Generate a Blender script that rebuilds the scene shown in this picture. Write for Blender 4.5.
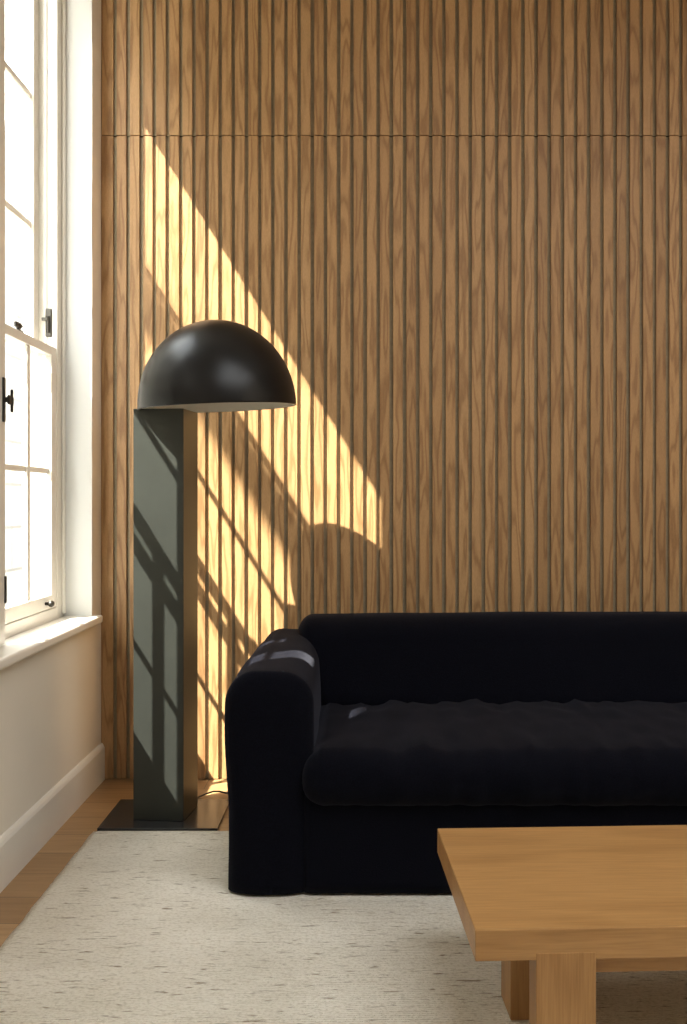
import bpy, bmesh, math, random
from mathutils import Vector, Matrix, noise
R = math.radians
for o in list(bpy.data.objects): bpy.data.objects.remove(o)
S = bpy.context.scene
C = S.collection

# ------------------------------------------------------------ camera
cam = bpy.data.cameras.new('camera'); cob = bpy.data.objects.new('camera', cam); C.objects.link(cob)
cob.location = (0, 0, 1.15); cob.rotation_euler = (R(90), 0, 0)
cam.sensor_fit = 'HORIZONTAL'; cam.sensor_width = 36; cam.lens = 36*1050/687
cam.shift_x = -18.5/687; cam.shift_y = -12/687
cam.clip_start = .05; cam.clip_end = 200
S.camera = cob
# ------------------------------------------------------------ light
vs = S.view_settings
vs.view_transform = 'Standard'; vs.look = 'None'; vs.gamma = 1; vs.use_curve_mapping = False
vs.exposure = 1.27
SUN_DIR = Vector((1, .81, -1.58))
sl = bpy.data.lights.new('sun', 'SUN'); so = bpy.data.objects.new('sun', sl); C.objects.link(so)
sl.energy = 13.5; sl.color = (1, .94, .84); sl.angle = R(.45)
so.rotation_euler = SUN_DIR.to_track_quat('-Z', 'Y').to_euler(); so.location = (-6, -4, 9)
w = bpy.data.worlds.new('sky'); S.world = w; w.use_nodes = True
wn = w.node_tree; wn.nodes.clear()
bg = wn.nodes.new('ShaderNodeBackground'); wo = wn.nodes.new('ShaderNodeOutputWorld')
bg.inputs[1].default_value = 5.9
stc = wn.nodes.new('ShaderNodeTexCoord'); ssp = wn.nodes.new('ShaderNodeSeparateXYZ'); srp = wn.nodes.new('ShaderNodeValToRGB')
srp.color_ramp.elements[0].position = .1; srp.color_ramp.elements[0].color = (1.0, .98, .95, 1)
srp.color_ramp.elements[1].position = 1.; srp.color_ramp.elements[1].color = (.74, .78, .82, 1)
wn.links.new(stc.outputs['Generated'], ssp.inputs[0]); wn.links.new(ssp.outputs[2], srp.inputs[0]); wn.links.new(srp.outputs[0], bg.inputs[0])
wn.links.new(bg.outputs[0], wo.inputs[0])
def portal(x, y, z, sx, sy, rot):
    l = bpy.data.lights.new('window_portal', 'AREA'); o = bpy.data.objects.new('window_portal', l); C.objects.link(o)
    l.shape = 'RECTANGLE'; l.size = sx; l.size_y = sy; l.cycles.is_portal = True
    o.location = (x, y, z); o.rotation_euler = rot
portal(-1.345, 3.187, 2.06, 2.8, 1.97, (0, R(-90), 0))
portal(1.7, .4, 3.75, 3.2, 3.2, (0, 0, 0))  # sky portal of the added rooflight

# ------------------------------------------------------------ materials
def mat(name):
    m = bpy.data.materials.new(name); m.use_nodes = True
    nt = m.node_tree; b = nt.nodes['Principled BSDF']
    return m, nt, b
def nd(nt, t, **k):
    n = nt.nodes.new(t)
    for a, v in k.items():
        if a.startswith('i_'): n.inputs[a[2:]].default_value = v
        else: setattr(n, a, v)
    return n
def coords(nt, scale=(1, 1, 1), rnd=0):
    tc = nd(nt, 'ShaderNodeTexCoord'); mp = nd(nt, 'ShaderNodeMapping')
    mp.inputs['Scale'].default_value = scale
    if rnd:
        g = nd(nt, 'ShaderNodeNewGeometry'); mu = nd(nt, 'ShaderNodeVectorMath', operation='SCALE')
        mu.inputs[0].default_value = (rnd, rnd*.7, rnd*1.7); nt.links.new(g.outputs['Random Per Island'], mu.inputs['Scale'])
        ad = nd(nt, 'ShaderNodeVectorMath', operation='ADD')
        nt.links.new(tc.outputs['Object'], ad.inputs[0]); nt.links.new(mu.outputs[0], ad.inputs[1])
        nt.links.new(ad.outputs[0], mp.inputs[0]); return mp, g
    nt.links.new(tc.outputs['Object'], mp.inputs[0]); return mp, None
def ramp(nt, stops):
    r = nd(nt, 'ShaderNodeValToRGB'); e = r.color_ramp.elements
    while len(e) < len(stops): e.new(.5)
    for i, (p, c) in enumerate(stops): e[i].position = p; e[i].color = (*c, 1)
    return r
def mix(nt, a, b, fac, mode='MIX'):
    m = nd(nt, 'ShaderNodeMix', data_type='RGBA', blend_type=mode)
    def put(i, v):
        if hasattr(v, 'links'): nt.links.new(v, m.inputs[i])
        else: m.inputs[i].default_value = v if not isinstance(v, tuple) else (*v, 1)[:4]
    put(0, fac); put(6, a); put(7, b)
    return m.outputs[2]
def bump(nt, b, h, strength, dist=.01):
    n = nd(nt, 'ShaderNodeBump'); n.inputs['Strength'].default_value = strength; n.inputs['Distance'].default_value = dist
    nt.links.new(h, n.inputs['Height']); nt.links.new(n.outputs[0], b.inputs['Normal'])

def wood(name, dark, light, scale, rings=6, dist=4, rough=.5, rnd=9, tint=.25, contrast=.6, spec=.4):
    """scale: squashed along the grain axis"""
    m, nt, b = mat(name)
    mp, g = coords(nt, scale, rnd)
    n1 = nd(nt, 'ShaderNodeTexNoise'); n1.inputs['Scale'].default_value = .9; n1.inputs['Detail'].default_value = 2
    nt.links.new(mp.outputs[0], n1.inputs['Vector'])
    # contour lines of a smooth stretched field = cathedral grain
    mm = nd(nt, 'ShaderNodeMath', operation='MULTIPLY'); mm.inputs[1].default_value = rings*6.283
    nt.links.new(n1.outputs[0], mm.inputs[0])
    sn = nd(nt, 'ShaderNodeMath', operation='SINE'); nt.links.new(mm.outputs[0], sn.inputs[0])
    ab = nd(nt, 'ShaderNodeMath', operation='MULTIPLY_ADD'); ab.inputs[1].default_value = .5; ab.inputs[2].default_value = .5
    nt.links.new(sn.outputs[0], ab.inputs[0])
    pw = nd(nt, 'ShaderNodeMath', operation='POWER'); pw.inputs[1].default_value = 2.2; nt.links.new(ab.outputs[0], pw.inputs[0])
    # fine fibre
    mp2, _ = coords(nt, tuple(s*(9 if s > 1.5 else 3) for s in scale), rnd)
    n2 = nd(nt, 'ShaderNodeTexNoise'); n2.inputs['Scale'].default_value = 4; n2.inputs['Detail'].default_value = 5
    nt.links.new(mp2.outputs[0], n2.inputs['Vector'])
    sc = nd(nt, 'ShaderNodeMath', operation='MULTIPLY'); sc.inputs[1].default_value = contrast; nt.links.new(pw.outputs[0], sc.inputs[0])
    c1 = mix(nt, light, dark, sc.outputs[0])
    r2 = ramp(nt, [(.35, (.78, .76, .73)), (.62, (1.0, 1.0, 1.0))]); nt.links.new(n2.outputs[0], r2.inputs[0])
    c2 = mix(nt, c1, r2.outputs[0], .75, 'MULTIPLY')
    if g:
        r3 = ramp(nt, [(0, (1-tint, 1-tint*1.15, 1-tint*1.3)), (.5, (1, .97, .93)), (1, (1, 1, 1))])
        nt.links.new(g.outputs['Random Per Island'], r3.inputs[0])
        c2 = mix(nt, c2, r3.outputs[0], 1.0, 'MULTIPLY')
    nt.links.new(c2, b.inputs['Base Color'])
    b.inputs['Roughness'].default_value = rough; b.inputs['Specular IOR Level'].default_value = spec
    bump(nt, b, n2.outputs[0], .12, .003)
    return m
def plain(name, col, rough=.6, metal=0, spec=.5, nscale=0, namp=.06, bscale=0, bs=.1):
    m, nt, b = mat(name)
    b.inputs['Base Color'].default_value = (*col, 1); b.inputs['Roughness'].default_value = rough
    b.inputs['Metallic'].default_value = metal; b.inputs['Specular IOR Level'].default_value = spec
    mp, _ = coords(nt)
    n = nd(nt, 'ShaderNodeTexNoise'); n.inputs['Scale'].default_value = nscale or 3; n.inputs['Detail'].default_value = 4
    nt.links.new(mp.outputs[0], n.inputs['Vector'])
    r = ramp(nt, [(.3, tuple(c*(1-namp) for c in col)), (.7, tuple(min(1, c*(1+namp*.5)) for c in col))])
    nt.links.new(n.outputs[0], r.inputs[0]); nt.links.new(r.outputs[0], b.inputs['Base Color'])
    if bscale:
        n2 = nd(nt, 'ShaderNodeTexNoise'); n2.inputs['Scale'].default_value = bscale; n2.inputs['Detail'].default_value = 3
        nt.links.new(mp.outputs[0], n2.inputs['Vector']); bump(nt, b, n2.outputs[0], bs, .004)
    return m

M = {}
M['slat'] = wood('oak_slats', (.17, .073, .020), (.47, .285, .130), (17, 17, 1.9), rings=7, rough=.5, rnd=23, tint=.24, contrast=.52)
M['table'] = wood('oak_table', (.25, .12, .038), (.40, .222, .082), (.8, 5, 5), rings=6, rough=.38, rnd=3, tint=.06, contrast=.32)
M['tleg'] = wood('oak_table_leg', (.25, .12, .038), (.40, .222, .082), (8, 8, .9), rings=5, rough=.42, rnd=3, tint=.12, contrast=.5)
M['paint'] = plain('white_gloss_paint', (.75, .72, .65), .35, nscale=5, namp=.03)
M['plaster'] = plain('warm_white_plaster', (.74, .68, .58), .85, nscale=2, namp=.03, bscale=60, bs=.05)
M['reveal'] = plain('white_plaster', (.66, .66, .63), .7, nscale=2, namp=.03)
M['dim'] = plain('taupe_plaster', (.36, .31, .25), .9)
M['felt'] = plain('grey_brown_felt', (.29, .235, .15), .95, nscale=40, namp=.15)
M['ceil'] = plain('ceiling_white', (.8, .78, .73), .9)
M['black'] = plain('black_iron', (.02, .018, .016), .45, .3)
M['brass'] = plain('aged_metal', (.07, .065, .055), .4, .8)
M['lamp'] = plain('satin_black_metal', (.007, .0072, .0075), .32, .0, .3, nscale=8, namp=.1)
M['plinth'] = plain('satin_green_grey_metal', (.062, .068, .060), .45, .8, .5, nscale=8, namp=.1)
M['plate'] = plain('blackened_steel_plate', (.03, .03, .031), .25, .2, .6)
M['lining'] = plain('white_enamel', (.75, .75, .70), .4)
M['stone'] = plain('pale_paving', (.6, .57, .5), .9)
M['bulbm'] = plain('opal_glass', (.8, .78, .7), .3)

def fabric():
    m, nt, b = mat('charcoal_linen')
    mp, _ = coords(nt)
    w1 = nd(nt, 'ShaderNodeTexNoise'); w1.inputs['Scale'].default_value = 260; w1.inputs['Detail'].default_value = 2
    nt.links.new(mp.outputs[0], w1.inputs['Vector'])
    r = ramp(nt, [(.3, (.0012, .0013, .0026)), (.75, (.0046, .0049, .0088))]); nt.links.new(w1.outputs[0], r.inputs[0])
    nt.links.new(r.outputs[0], b.inputs['Base Color'])
    b.inputs['Roughness'].default_value = .9; b.inputs['Specular IOR Level'].default_value = .03
    b.inputs['Sheen Weight'].default_value = .048; b.inputs['Sheen Roughness'].default_value = .5
    b.inputs['Sheen Tint'].default_value = (.78, .80, 1.0, 1)
    bump(nt, b, w1.outputs[0], .35, .002)
    return m
M['fabric'] = fabric()
def rugm():
    m, nt, b = mat('woven_wool')
    mp, _ = coords(nt, (1, 1, 1))
    def nz(scale, sx, det=3):
        q, _ = coords(nt, sx); n = nd(nt, 'ShaderNodeTexNoise'); n.inputs['Scale'].default_value = scale; n.inputs['Detail'].default_value = det
        nt.links.new(q.outputs[0], n.inputs['Vector']); return n.outputs[0]
    knots = nz(170, (.6, 1, 1), 2); streak = nz(20, (1, 9, 1), 4); big = nz(3, (1, 1.5, 1), 2); fleck = nz(55, (.35, 1.6, 1), 3)
    base = ramp(nt, [(.25, (.66, .61, .50)), (.5, (.86, .815, .71)), (.8, (.90, .86, .77))]); nt.links.new(knots, base.inputs[0])
    sr = ramp(nt, [(.25, (.62, .56, .46)), (.42, (1, 1, 1))]); nt.links.new(streak, sr.inputs[0])
    c = mix(nt, base.outputs[0], sr.outputs[0], .75, 'MULTIPLY')
    fr = ramp(nt, [(.28, (.30, .23, .15)), (.38, (1, 1, 1))]); nt.links.new(fleck, fr.inputs[0])
    c = mix(nt, c, fr.outputs[0], .8, 'MULTIPLY')
    br = ramp(nt, [(.3, (.86, .85, .82)), (.7, (1, 1, 1))]); nt.links.new(big, br.inputs[0])
    c = mix(nt, c, br.outputs[0], 1.0, 'MULTIPLY')
    nt.links.new(c, b.inputs['Base Color']); b.inputs['Roughness'].default_value = 1; b.inputs['Specular IOR Level'].default_value = .1
    q, _ = coords(nt); wv = nd(nt, 'ShaderNodeTexWave', bands_direction='Y'); wv.inputs['Scale'].default_value = 34; wv.inputs['Distortion'].default_value = 3; wv.inputs['Detail Scale'].default_value = 6
    nt.links.new(q.outputs[0], wv.inputs['Vector'])
    ad = nd(nt, 'ShaderNodeMath', operation='ADD'); nt.links.new(knots, ad.inputs[0]); nt.links.new(wv.outputs['Fac'], ad.inputs[1])
    bump(nt, b, ad.outputs[0], .7, .006)
    return m
M['rug'] = rugm()
def floorm():
    m, nt, b = mat('oak_floorboards')
    mp, _ = coords(nt)
    br = nd(nt, 'ShaderNodeTexBrick'); br.offset = .37; br.inputs['Scale'].default_value = 1
    br.inputs['Brick Width'].default_value = 1.7; br.inputs['Row Height'].default_value = .19; br.inputs['Mortar Size'].default_value = .0018
    br.inputs['Color1'].default_value = (.31, .18, .08, 1); br.inputs['Color2'].default_value = (.42, .26, .125, 1)
    br.inputs['Mortar'].default_value = (.12, .07, .035, 1)
    nt.links.new(mp.outputs[0], br.inputs['Vector'])
    q, _ = coords(nt, (1.2, 14, 1)); n = nd(nt, 'ShaderNodeTexNoise'); n.inputs['Scale'].default_value = 4; n.inputs['Detail'].default_value = 6
    nt.links.new(q.outputs[0], n.inputs['Vector'])
    r = ramp(nt, [(.3, (.72, .68, .62)), (.65, (1, 1, 1))]); nt.links.new(n.outputs[0], r.inputs[0])
    nt.links.new(mix(nt, br.outputs[0], r.outputs[0], .8, 'MULTIPLY'), b.inputs['Base Color'])
    b.inputs['Roughness'].default_value = .38
    return m
M['floor'] = floorm()
def brickm():
    m, nt, b = mat('pale_brickwork')
    tc, _ = coords(nt)
    sp = nd(nt, 'ShaderNodeSeparateXYZ'); cb = nd(nt, 'ShaderNodeCombineXYZ')
    nt.links.new(tc.outputs[0], sp.inputs[0]); nt.links.new(sp.outputs[1], cb.inputs[0]); nt.links.new(sp.outputs[2], cb.inputs[1])
    br = nd(nt, 'ShaderNodeTexBrick'); br.inputs['Scale'].default_value = 1
    br.inputs['Brick Width'].default_value = .9; br.inputs['Row Height'].default_value = .55; br.inputs['Mortar Size'].default_value = .02
    br.inputs['Color1'].default_value = (.165, .16, .14, 1); br.inputs['Color2'].default_value = (.15, .138, .115, 1); br.inputs['Mortar'].default_value = (.075, .07, .06, 1)
    nt.links.new(cb.outputs[0], br.inputs['Vector']); nt.links.new(br.outputs[0], b.inputs['Base Color'])
    b.inputs['Roughness'].default_value = .9
    return m
M['brick'] = brickm()
def glassm(name='window_glass', tcol=(.97, .98, .97, 1)):
    m, nt, b = mat(name)
    nt.nodes.remove(b); out = nt.nodes['Material Output']
    t = nd(nt, 'ShaderNodeBsdfTransparent'); g = nd(nt, 'ShaderNodeBsdfGlossy'); g.inputs['Roughness'].default_value = .02
    t.inputs[0].default_value = tcol
    lw = nd(nt, 'ShaderNodeLayerWeight'); lw.inputs[0].default_value = .5; ms = nd(nt, 'ShaderNodeMixShader')
    pw = nd(nt, 'ShaderNodeMath', operation='POWER'); pw.inputs[1].default_value = 5; nt.links.new(lw.outputs['Facing'], pw.inputs[0])
    f = nd(nt, 'ShaderNodeMath', operation='MULTIPLY_ADD'); f.inputs[1].default_value = .5; f.inputs[2].default_value = .02; nt.links.new(pw.outputs[0], f.inputs[0])
    nt.links.new(f.outputs[0], ms.inputs[0]); nt.links.new(t.outputs[0], ms.inputs[1]); nt.links.new(g.outputs[0], ms.inputs[2])
    nt.links.new(ms.outputs[0], out.inputs[0])
    return m
M['glass'] = glassm()
M['tint'] = glassm('tinted_fill_glass', (.66, .66, .66, 1))  # pane of the added rooflight, tinted to dim its glint on the dome

# ------------------------------------------------------------ helpers
def empty(name, loc=(0, 0, 0), rz=0):
    o = bpy.data.objects.new(name, None); C.objects.link(o); o.location = loc; o.rotation_euler = (0, 0, rz); o.empty_display_size = .1
    return o
def tag(o, label=None, cat=None, group=None, kind=None):
    for k, v in (('label', label), ('category', cat), ('group', group), ('kind', kind)):
        if v: o[k] = v
    return o
def obj(name, bm, m, parent=None, smooth=False, loc=None):
    me = bpy.data.meshes.new(name); bmesh.ops.recalc_face_normals(bm, faces=bm.faces[:]); bm.to_mesh(me); bm.free()
    o = bpy.data.objects.new(name, me); C.objects.link(o); me.materials.append(m)
    if smooth:
        for p in me.polygons: p.use_smooth = True
    if parent: o.parent = parent
    if loc: o.location = loc
    return o
def box(bm, x0, x1, y0, y1, z0, z1, bev=0, seg=2, mtx=None):
    r = bmesh.ops.create_cube(bm, size=1)
    vs_ = r['verts']
    for v in vs_:
        v.co = Vector(((x0+x1)/2+v.co.x*(x1-x0), (y0+y1)/2+v.co.y*(y1-y0), (z0+z1)/2+v.co.z*(z1-z0)))
    if bev:
        es = list({e for v in vs_ for e in v.link_edges})
        q = bmesh.ops.bevel(bm, geom=es, offset=bev, segments=seg, affect='EDGES', profile=.5)
        vs_ = list({v for f in q['faces'] for v in f.verts} | {v for v in vs_ if v.is_valid})
    if mtx:
        seen = set(); st = [v for v in vs_ if v.is_valid]
        while st:
            v = st.pop()
            if v in seen: continue
            seen.add(v); st += [e.other_vert(v) for e in v.link_edges]
        for v in seen: v.co = mtx @ v.co
    return bm
def bx(*a, **k): return box(bmesh.new(), *a, **k)
def softbox(x0, x1, y0, y1, z0, z1, r, n=(20, 20, 12), fn=None):
    """grid-subdivided box with round edges of radius r; fn(p, u) displaces"""
    bm = bmesh.new(); cx, cy, cz = (x0+x1)/2, (y0+y1)/2, (z0+z1)/2
    h = (Vector((x1-x0, y1-y0, z1-z0)))/2; vert = {}
    r = (r, r, r) if not isinstance(r, tuple) else r; r = [min(r[a], h[a]) for a in range(3)]
    def dist(i, k, hh):      # grid positions concentrated around the round corners
        rr = hh[1]; hh = hh[0]
        e = int(round(k*.22)) or 1
        if i <= e: return -hh + rr*(1-math.cos(i/e*math.pi/2)) if False else -hh + rr*(i/e)
        if i >= k-e: return hh - rr*((k-i)/e)
        return -(hh-rr) + 2*(hh-rr)*(i-e)/(k-2*e)
    def V(i, j, k):
        key = (i, j, k)
        if key in vert: return vert[key]
        p = Vector([dist(q, n[a], (h[a], r[a])) for a, q in enumerate((i, j, k))])
        inner = Vector([max(-(h[a]-r[a]), min(h[a]-r[a], p[a])) for a in range(3)])
        d = p-inner
        if d.length > 1e-9:
            # map cube corner direction to sphere
            dd = Vector([d[a]/r[a] for a in range(3)])
            mxx = max(abs(c) for c in dd); s = dd.normalized()*mxx
            q = inner + Vector([s[a]*r[a] for a in range(3)])
        else: q = p
        u = Vector((q.x/h.x, q.y/h.y, q.z/h.z)); q = q+Vector((cx, cy, cz))
        if fn: q = fn(q, u)
        vert[key] = bm.verts.new(q); return vert[key]
    N = n
    for a in range(3):
        b_, c_ = [q for q in range(3) if q != a]
        for s in (0, N[a]):
            for i in range(N[b_]):
                for j in range(N[c_]):
                    f = []
                    for di, dj in ((0, 0), (1, 0), (1, 1), (0, 1)):
                        k = [0, 0, 0]; k[a] = s; k[b_] = i+di; k[c_] = j+dj; f.append(V(*k))
                    bm.faces.new(f)
    return bm
def tube(pts, r, seg=8):
    bm = bmesh.new(); rings = []
    for i, p in enumerate(pts):
        p = Vector(p); t = (Vector(pts[min(i+1, len(pts)-1)])-Vector(pts[max(i-1, 0)])).normalized()
        up = Vector((0, 0, 1)) if abs(t.z) < .95 else Vector((0, 1, 0))
        a = t.cross(up).normalized(); b = t.cross(a).normalized()
        rings.append([bm.verts.new(p+a*r*math.cos(2*math.pi*k/seg)+b*r*math.sin(2*math.pi*k/seg)) for k in range(seg)])
    for i in range(len(rings)-1):
        for k in range(seg): bm.faces.new((rings[i][k], rings[i][(k+1) % seg], rings[i+1][(k+1) % seg], rings[i+1][k]))
    bm.faces.new(rings[0]); bm.faces.new(rings[-1][::-1])
    return bm
def lathe(prof, seg=72, axis=None):
    bm = bmesh.new(); rings = []
    for (r, z) in prof:
        if r < 1e-6: rings.append([bm.verts.new((0, 0, z))])
        else: rings.append([bm.verts.new((r*math.cos(2*math.pi*k/seg), r*math.sin(2*math.pi*k/seg), z)) for k in range(seg)])
    for a, b in zip(rings, rings[1:]):
        for k in range(seg):
            k2 = (k+1) % seg
            f = [a[k % len(a)]] + ([a[k2]] if len(a) > 1 else []) + ([b[k2]] if len(b) > 1 else []) + [b[k % len(b)]]
            if len(f) > 2: bm.faces.new(f)
    return bm
def struct(name, bm, m, parent=None, **k):
    o = obj(name, bm, m, parent, **k)
    if not parent: o['kind'] = 'structure'
    return o

# ------------------------------------------------------------ room shell
WX, WO = -1.074, -1.34            # inside and outside face of the window wall
CE, RX, BY, WY = 3.62, 3.6, -2.4, 4.345   # ceiling, right wall, rear wall, back wall
struct('floor', bx(WX-.02, RX+.1, BY-.1, WY+.1, -.1, 0), M['floor'])
RL = (.1, 3.3, -1.2, 2.0)            # opening for the added, unseen rooflight
bm = bmesh.new()
box(bm, WO, RL[0], BY-.15, WY+.12, CE, CE+.1); box(bm, RL[1], RX+.12, BY-.15, WY+.12, CE, CE+.1)
box(bm, RL[0], RL[1], BY-.15, RL[2], CE, CE+.1); box(bm, RL[0], RL[1], RL[3], WY+.12, CE, CE+.1)
struct('ceiling', bm, M['ceil'])
e = empty('fill_rooflight', (1.7, .4, CE+.1)); tag(e, kind='structure')  # unseen rooflight, added to light the rug and table from above
bm = bmesh.new()
for a_ in ((-1.65, -1.58, -1.65, 1.65), (1.58, 1.65, -1.65, 1.65), (-1.58, 1.58, -1.65, -1.58), (-1.58, 1.58, 1.58, 1.65), (-.02, .02, -1.58, 1.58)): box(bm, *a_, 0.001, .07, .004)
f_ = obj('window_frame', bm, M['paint'], e); obj('glass_pane', bx(-1.59, 1.59, -1.59, 1.59, .03, .034), M['tint'], f_)
struct('wall_back', bx(WO, RX+.12, WY+.002, WY+.12, 0, CE), M['felt'])
struct('wall_right', bx(RX, RX+.12, BY-.15, WY, 0, CE), M['dim'])
A = (2.20, 4.174, .655, 3.47)      # y0, y1, z0, z1 of the window opening
bm = bmesh.new()
box(bm, WO, WX, BY-.15, A[0], 0, CE)
box(bm, WO, WX, A[0], A[1], 0, A[2]); box(bm, WO, WX, A[0], A[1], A[3], CE)
box(bm, WO, WX, A[1], WY, 0, CE)
struct('wall_left', bm, M['plaster'])
struct('wall_rear', bx(WX, RX, BY-.15, BY, 0, CE), M['dim'])
# skirting on the window wall
bm = bmesh.new()
prof = [(0, 0), (.016, 0), (.016, .132), (.012, .142), (.006, .150), (0, .152)]
a = [bm.verts.new((WX+x, BY, z)) for x, z in prof]; b = [bm.verts.new((WX+x, 4.319, z)) for x, z in prof]
for i in range(len(prof)-1): bm.faces.new((a[i], a[i+1], b[i+1], b[i]))
bm.faces.new((a[-1], a[0], b[0], b[-1])); bm.faces.new(a); bm.faces.new(b[::-1])
struct('baseboard_left', bm, M['paint'])

# ------------------------------------------------------------ slatted oak cladding
PITCH, GAP = .05413, .0145
F = .004113
G0 = (114.9-362)*F                 # centre of the first groove
def slats(z0, z1, name, label, seed):
    rnd = random.Random(seed); bm = bmesh.new()
    e = empty(name, (0, 4.319, z0)); x = G0-PITCH
    tag(e, label, 'wall panel', 'slatted oak wall panels')
    k = 0
    while x < RX-.06:
        a = max(x+GAP/2, WX+.001) if k else WX+.001
        b = x+PITCH-GAP/2; j = rnd.uniform(-.0006, .0006)
        box(bm, a+j, b+j, rnd.uniform(-.0005, .0005), .0138, .0008, z1-z0-.0012, bev=.0012, seg=1)
        x += PITCH; k += 1
    obj('slats', bm, M['slat'], e)
    obj('felt_backing', bx(WX+.001, RX-.002, .0140, .0255, .002, z1-z0-.003), M['felt'], e)
    return e
JZ = 2.649
slats(.002, JZ, 'slat_panel', 'tall lower oak slat wall panel behind sofa and lamp, below the horizontal joint', 1)
slats(JZ+.001, CE-.002, 'slat_panel', 'short upper oak slat wall panel above the horizontal joint', 2)

# ------------------------------------------------------------ sash window
def ring(bm, x0, x1, y0, y1, z0, z1, ws, wt, wb, bev=.003):
    box(bm, x0, x1, y0, y0+ws, z0, z1, bev); box(bm, x0, x1, y1-ws, y1, z0, z1, bev)
    box(bm, x0, x1, y0+ws, y1-ws, z0, z0+wb, bev); box(bm, x0, x1, y0+ws, y1-ws, z1-wt, z1, bev)
win = empty('window_1', (WX, 3.19, .69)); tag(win, kind='structure')
inv = Matrix.Translation(-win.location)
def wp(name, bm, m, parent=win, smooth=False):
    if parent is win: bmesh.ops.transform(bm, matrix=inv, verts=bm.verts[:])
    else: bmesh.ops.transform(bm, matrix=inv, verts=bm.verts[:])
    return obj(name, bm, m, parent, smooth)
bm = bmesh.new()
y0, y1 = 2.202, 4.172
# box frame: pulley stiles, head, architrave lips, parting beads, sub-sill
box(bm, -1.325, -1.187, y0, 2.28, .657, 3.468, .003); box(bm, -1.325, -1.187, 4.092, y1, .657, 3.468, .003)
box(bm, -1.325, -1.187, 2.28, 4.092, 3.37, 3.468, .003); box(bm, -1.325, -1.187, 2.28, 4.092, .657, .733, .003)
for yy in (2.28, 4.085): box(bm, -1.2375, -1.2275, yy, yy+.007, .733, 3.37)
box(bm, -1.187, -1.175, 4.145, y1, .70, 3.468, .004); box(bm, -1.187, -1.175, y0, 2.23, .70, 3.468, .004)
wp('window_frame', bm, M['paint'])
# room-side window board
bm = bx(-1.187, -1.040, 2.15, 4.222, .657, .690, .010, 3)
wp('window_sill', bm, M['paint'])
# plaster lining of the reveal (white)
bm = bmesh.new()
box(bm, -1.187, WX+.001, 4.172, 4.1745, .69, 3.468); box(bm, -1.187, WX+.001, 2.1995, 2.202, .69, 3.468)
box(bm, -1.187, WX+.001, 2.20, 4.174, 3.4675, 3.4705)
wp('reveal_lining', bm, M['reveal'])
# upper sash: outer plane, two horizontal bars
bm = bmesh.new(); ring(bm, -1.290, -1.258, 2.285, 4.087, 1.708, 3.365, .062, .055, .034)
us = wp('sash', bm, M['paint'])
for z in (2.205, 2.700):
    bm = bmesh.new(); box(bm, -1.279, -1.267, 2.347, 4.025, z-.012, z+.012, .002); wp('glazing_bar', bm, M['paint'], us)
wp('glass_pane', bx(-1.2755, -1.2725, 2.34, 4.03, 1.74, 3.315), M['glass'], us)
# lower sash: inner plane
bm = bmesh.new(); ring(bm, -1.222, -1.190, 2.285, 4.087, .735, 1.740, .060, .034, .052)
ls = wp('sash', bm, M['paint'])
for y in (2.597, 3.027, 3.345, 3.775):
    bm = bmesh.new(); box(bm, -1.210, -1.197, y-.017, y+.017, .787, 1.706, .003); wp('glazing_bar', bm, M['paint'], ls)
bm = bmesh.new(); box(bm, -1.212, -1.201, 2.345, 4.027, 1.251, 1.272, .002); wp('glazing_bar', bm, M['paint'], ls)
wp('glass_pane', bx(-1.2075, -1.2045, 2.34, 4.03, .78, 1.71), M['glass'], ls)
# hardware
def knob(x, y, z, r, s):
    bm = lathe([(0, 0), (.006*s, 0), (.006*s, .012*s), (r, .016*s), (r*1.1, .024*s), (r*.7, .032*s), (0, .034*s)], 20)
    bmesh.ops.transform(bm, matrix=Matrix.Translation((x, y, z)) @ Matrix.Rotation(R(90), 4, 'Y'), verts=bm.verts[:])
    return bm
wp('sash_knob', knob(-1.190, 3.945, .760, .012, 1), M['brass'], ls, True)
bm = bmesh.new(); box(bm, -1.216, -1.196, 3.655, 3.715, 1.740, 1.747, .002); box(bm, -1.212, -1.200, 3.675, 3.695, 1.746, 1.762, .004)
box(bm, -1.214, -1.196, 3.668, 3.712, 1.758, 1.768, .004)
box(bm, -1.208, -1.198, 3.640, 3.700, 1.752, 1.772, .004)
wp('sash_fastener', bm, M['black'], ls)
bm = bmesh.new(); box(bm, -1.232, -1.208, 4.083, 4.0925, 1.785, 1.895, .003); box(bm, -1.226, -1.214, 4.070, 4.084, 1.80, 1.865, .004)
box(bm, -1.242, -1.216, 4.066, 4.076, 1.845, 1.858, .003)
wp('window_catch', bm, M['brass'])

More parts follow.
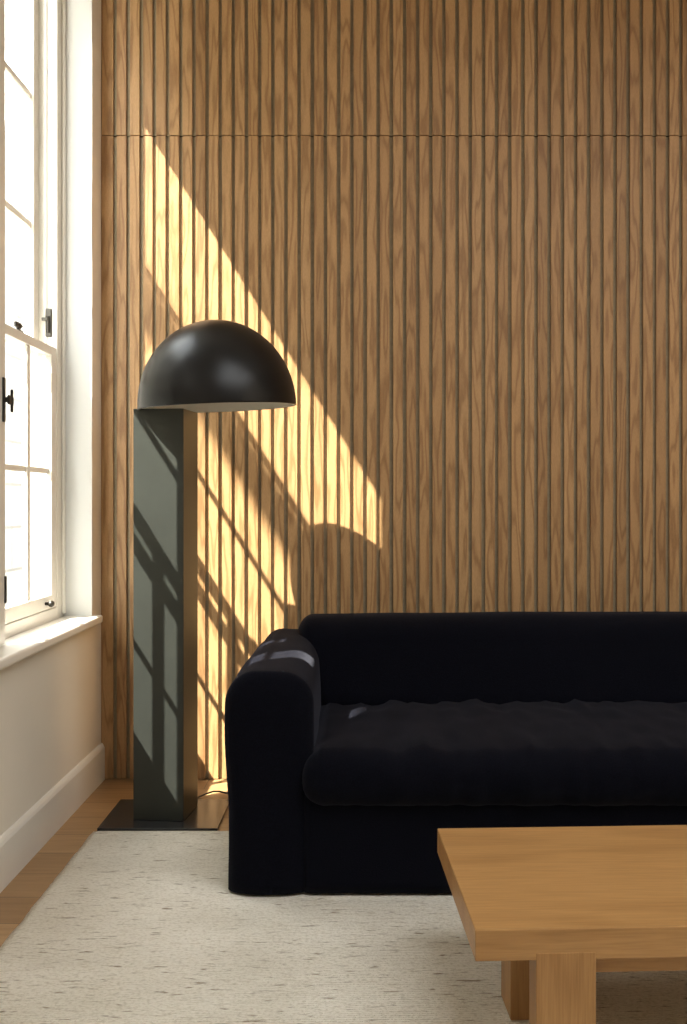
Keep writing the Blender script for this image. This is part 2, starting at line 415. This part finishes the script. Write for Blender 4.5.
# shutter, nearly closed over the near side of the window
L = 1.116
sh = empty('window_shutter', (-1.100, 2.206, .695), math.atan2(.028, L)); tag(sh, 'cream painted window shutter leaf with black latch at left image edge', 'shutter')  # edge is in view; rest of the leaf added to shape the sun
bm = bmesh.new(); box(bm, -.032, 0, 0, .06, 0, 2.66, .003); box(bm, -.032, 0, L-.06, L, 0, 2.66, .003); box(bm, -.032, 0, .56, .62, 0, 2.66, .003)
for z, h in ((0, .08), (1.08, .08), (1.56, .06), (2.60, .06)):
    box(bm, -.032, 0, .06, .56, z, z+h, .003); box(bm, -.032, 0, .62, L-.06, z, z+h, .003)
obj('shutter_frame', bm, M['paint'], sh)
bm = bmesh.new()
for u0, u1, g0, g1, w0, w1 in ((.058, .562, .345, .50, 1.175, 1.556), (.618, L-.058, .71, .80, 1.165, 1.345)):
    box(bm, -.024, -.010, u0, u1, .078, 1.082); box(bm, -.024, -.010, u0, u1, 1.618, 2.602)
    # middle panel, with an added slot that streaks sun onto the sofa
    box(bm, -.024, -.010, u0, g0, 1.158, 1.562); box(bm, -.024, -.010, g1, u1, 1.158, 1.562)
    box(bm, -.024, -.010, g0, g1, 1.158, w0); box(bm, -.024, -.010, g0, g1, w1, 1.562)
obj('shutter_panel', bm, M['paint'], sh)
bm = bmesh.new(); box(bm, 0, .006, L-.034, L-.014, .70, .84, .002)
box(bm, .004, .022, L-.030, L-.018, .762, .778, .003); box(bm, .014, .022, L-.032, L+.020, .755, .785, .005, 3); box(bm, .016, .024, L-.006, L+.008, .732, .805, .004, 3)
lt = obj('latch', bm, M['black'], sh)
bm = bmesh.new(); box(bm, -.002, .005, L-.012, L+.001, .13, .215, .002); obj('hinge', bm, M['black'], sh)

# ------------------------------------------------------------ outside
e = empty('brick_building', (-4.5, 9, -.3)); tag(e, 'pale brick building seen bleached through the sash window', 'building')
obj('brick_wall', bx(-3, 0, -12, 14, 0, 6.1), M['brick'], e)
obj('coping', bx(-3.05, .05, -12.05, 14.05, 6.1, 6.2, .02), M['stone'], e)
bm = bmesh.new(); box(bm, -.05, .04, -12, 14, 7.90, 8.04, .01)  # unseen rail, added to cast the wide shadow band on the slats
obj('shadow_rail', bm, M['paint'], e)
for y in (-11.9, 13.9): obj('shadow_rail_post', bx(-.04, .03, y-.03, y+.03, 6.2, 7.9), M['paint'], e)  # posts carrying the added rail
struct('pavement', bx(-9, WO, -12, 25, -.4, -.3), M['stone'])  # unseen street paving outside the window wall

# ------------------------------------------------------------ rug
def rugfn():
    bm = bmesh.new(); x0, x1, y0, y1 = -.93, 2.9, .9, 3.637
    nx, ny = 160, 120; g = []
    for j in range(ny+1):
        row = []
        for i in range(nx+1):
            u, v = i/nx, j/ny; x = x0+(x1-x0)*u; y = y0+(y1-y0)*v
            ex = min(u*(x1-x0), (1-u)*(x1-x0), v*(y1-y0), (1-v)*(y1-y0))
            wv = noise.noise(Vector((x*9, y*9, 0)))
            if i == 0: x += .006*wv+.004*noise.noise(Vector((0, y*40, 3)))
            if j == ny: y += .004*wv+.003*noise.noise(Vector((x*40, 0, 3)))
            z = .013+.0010*noise.noise(Vector((x*30, y*30, 1))) if ex > .004 else .002
            if .004 < ex < .03: z = .011
            row.append(bm.verts.new((x, y, z)))
        g.append(row)
    for j in range(ny):
        for i in range(nx): bm.faces.new((g[j][i], g[j][i+1], g[j+1][i+1], g[j+1][i]))
    # bottom
    bd = [g[0][i] for i in range(nx+1)]+[g[j][nx] for j in range(1, ny+1)]+[g[ny][i] for i in range(nx-1, -1, -1)]+[g[j][0] for j in range(ny-1, 0, -1)]
    lo = [bm.verts.new((v.co.x, v.co.y, .0008)) for v in bd]
    for i in range(len(bd)): k = (i+1) % len(bd); bm.faces.new((bd[i], lo[i], lo[k], bd[k]))
    bm.faces.new(lo[::-1])
    return bm
rg = obj('rug', rugfn(), M['rug'], smooth=True)
tag(rg, 'large cream woven wool rug with brown flecks under sofa and table', 'rug')

# ------------------------------------------------------------ sofa
sf = empty('sofa', (0.75, 3.55, .013)); tag(sf, 'long low black linen sofa with roll back against the slatted wall', 'sofa')
def sp(name, bm, m=None, parent=sf, smooth=True):
    bmesh.ops.transform(bm, matrix=Matrix.Translation(-Vector(sf.location)), verts=bm.verts[:])
    return obj(name, bm, m or M['fabric'], parent, smooth)
SX0, SX1, SY0, SY1 = -.388, 1.90, 3.008, 4.10
def nz(p, f, a, s=0): return a*noise.noise(Vector((p.x*f, p.y*f, p.z*f+s)))
def base_fn(p, u): return Vector((p.x, p.y, max(p.z, .021)))
sp('base', softbox(SX0+.22, SX1-.22, SY0+.004, SY1-.02, -.02, .335, .02, (40, 12, 10), base_fn))
def arm(x0, x1, left):
    def fn(p, u):
        t = (p.y-SY0)/(SY1-SY0)
        k = max(0, u.z)
        q = p.copy()
        if u.z > .0: q.x += (p.x-(x0+x1)/2)*.10*math.sin(min(1, u.z)*math.pi*.8)    # fat rolled top
        if x0 < 0: q.x += .03*max(0, t-.35)*k*(1-u.x)*.5-.05*max(0, t-.35)*k*(1+u.x)*.5
        q.z = max(.021, q.z)+.006*math.sin(t*math.pi)*k+nz(p, 7, .004)*k
        q.x += nz(p, 5, .003, 4)
        if u.y < -.8 and abs(u.x) < .9: q.y += -.006*(1-u.x*u.x)
        return q
    return sp('armrest', softbox(x0, x1, SY0, SY1-.03, -.12, .655, (.085, .045, .095), (26, 40, 30), fn))
al = arm(SX0, -.150, True); ar = arm(SX1-.248, SX1, False)
sp('back_frame', softbox(SX0+.20, SX1-.20, 3.93, SY1, .05, .62, .04, (30, 8, 16)))
def seat_fn(p, u):
    q = p.copy(); xx = p.x
    # crown, gathered wrinkles on the front and the rear edge
    top = max(0, u.z)
    if u.z > 0:
        q.z += .020*(1-abs(u.x)**6)*(1-min(1, abs(u.y))**3)*top
        fold = noise.noise(Vector((xx*14, p.y*2.2, 2)))
        q.z += top*(.014*fold+.012*abs(noise.noise(Vector((xx*30, p.y*5, 7)))))
        if u.y > .3: q.z -= top*.012*max(0, noise.noise(Vector((xx*9, 0, 5))))
    if u.y < -.45:
        fw = (-u.y-.45)/.55
        q.y += fw*(.016*noise.noise(Vector((xx*20, 0, p.z*4)))-.012*(1-u.z*u.z))
    return q
bm = softbox(-.172, SX1-.226, SY0-.035, 3.80, .268, .424, .066, (150, 36, 18), seat_fn)
seat = sp('seat_cushion', bm)
pts = [(-.165+(SX1-.226+.158-.0)*(i/60)-0*.0, SY0-.044+.002*noise.noise(Vector((i*.3, 0, 0))), .362) for i in range(61)]
def back_fn(p, u):
    q = p.copy(); q.y += (-u.z)*.0
    # lower part leans forward and draws in at the ends
    lean = (.735-p.z)/.30
    q.y -= .13*lean-.03
    inward = max(0, lean-.25)*.10
    if u.x < -.5: q.x += inward*(-u.x-.5)*2
    if u.x > .5: q.x -= inward*(u.x-.5)*2
    q.z += .004*noise.noise(Vector((p.x*4, p.y*4, 0)))+(.010 if u.z > 0 else 0)*min(1, (p.x+.2)/.8)*max(0, u.z)
    if u.y < 0: q.y += .004*noise.noise(Vector((p.x*8, p.z*8, 3)))
    return q
sp('back_cushion', softbox(-.238, SX1-.175, 3.80, 4.02, .388, .720, (.055, .085, .065), (90, 18, 22), back_fn))
for x in (SX0+.06, SX1-.06):
    for y in (SY0+.08, SY1-.10):
        sp('foot', bx(x-.03, x+.03, y-.03, y+.03, .0152, .0205, .001), M['black'], smooth=False)

# ------------------------------------------------------------ floor lamp
LX, LY = -.714, 3.830
lp = empty('floor_lamp', (LX, LY, 0)); tag(lp, 'dark mushroom floor lamp with black dome shade on square grey-green pillar', 'floor lamp')
obj('base_plate', bx(-.92-LX, -.502-LX, 3.646-LY, 4.000-LY, .0006, .010, .001, 1), M['plate'], lp)
obj('pillar', bx(-.0915, .0915, -.0975, .0975, .0105, 1.475, .0015, 2, mtx=Matrix.Rotation(R(-6), 4, 'Z')), M['plinth'], lp)
Rd, Hd = .2825, .3075
prof = []
for i in range(37):
    a = i/36*math.pi/2
    prof.append((Rd*math.sin(a)**1.0, Hd*math.cos(a)))
bm = lathe(prof+[(Rd, -.006), (Rd-.005, -.006), (Rd-.005, 0)], 96)
shd = obj('dome_shade', bm, M['lamp'], lp, True)
shd.location = (-.519-LX, 3.775-LY, 1.4875); shd.rotation_euler = (R(1.9), R(-2.4), 0)
prof2 = [((Rd-.0055)*math.sin(i/30*math.pi/2), (Hd-.007)*math.cos(i/30*math.pi/2)) for i in range(31)]
ln = obj('shade_lining', lathe(prof2+[(Rd-.0055, -.0055)], 96), M['lining'], shd, True)
bm = lathe([(0, .30), (.02, .30), (.02, .20), (.032, .17), (.038, .14), (.03, .11), (0, .10)], 24)
obj('bulb', bm, M['bulbm'], shd, True)
pts = []
for i in range(25):
    t = i/24; pts.append((.09+.55*t, .245+.012*math.sin(t*9)-.10*max(0, .15-t)*4*0+.02*t, .0055+.012*math.exp(-((t-.10)/.06)**2)))
pts = [(.075, .092, .013), (.082, .150, .012), (.085, .215, .006)]+pts[1:]
obj('power_cord', tube(pts, .0035, 8), M['black'], lp, True)

# ------------------------------------------------------------ coffee table
TH = R(2.6); HT = .330
ct = empty('coffee_table', (.216, 2.002, .013), TH); tag(ct, 'low chunky oak coffee table with thick top in front of the black sofa', 'coffee table')
ht = HT-.013; TL, TD = 1.25, .622
obj('tabletop', bx(0, TL, 0, TD, ht-.061, ht, .0025, 2), M['table'], ct)
for (x, y) in ((.117, .003), (.121, .284), (TL-.233, .003), (TL-.237, .284)):
    obj('leg', bx(x, x+.116, y-.004 if y < .1 else y, y+(.062 if y < .1 else .116), .0008, ht-(.046 if y < .1 else .0612), .002, 2), M['tleg'], ct)
obj('stretcher', bx(.2335, TL-.2335, .035, .062, ht-.102, ht-.0612, .002), M['table'], ct)
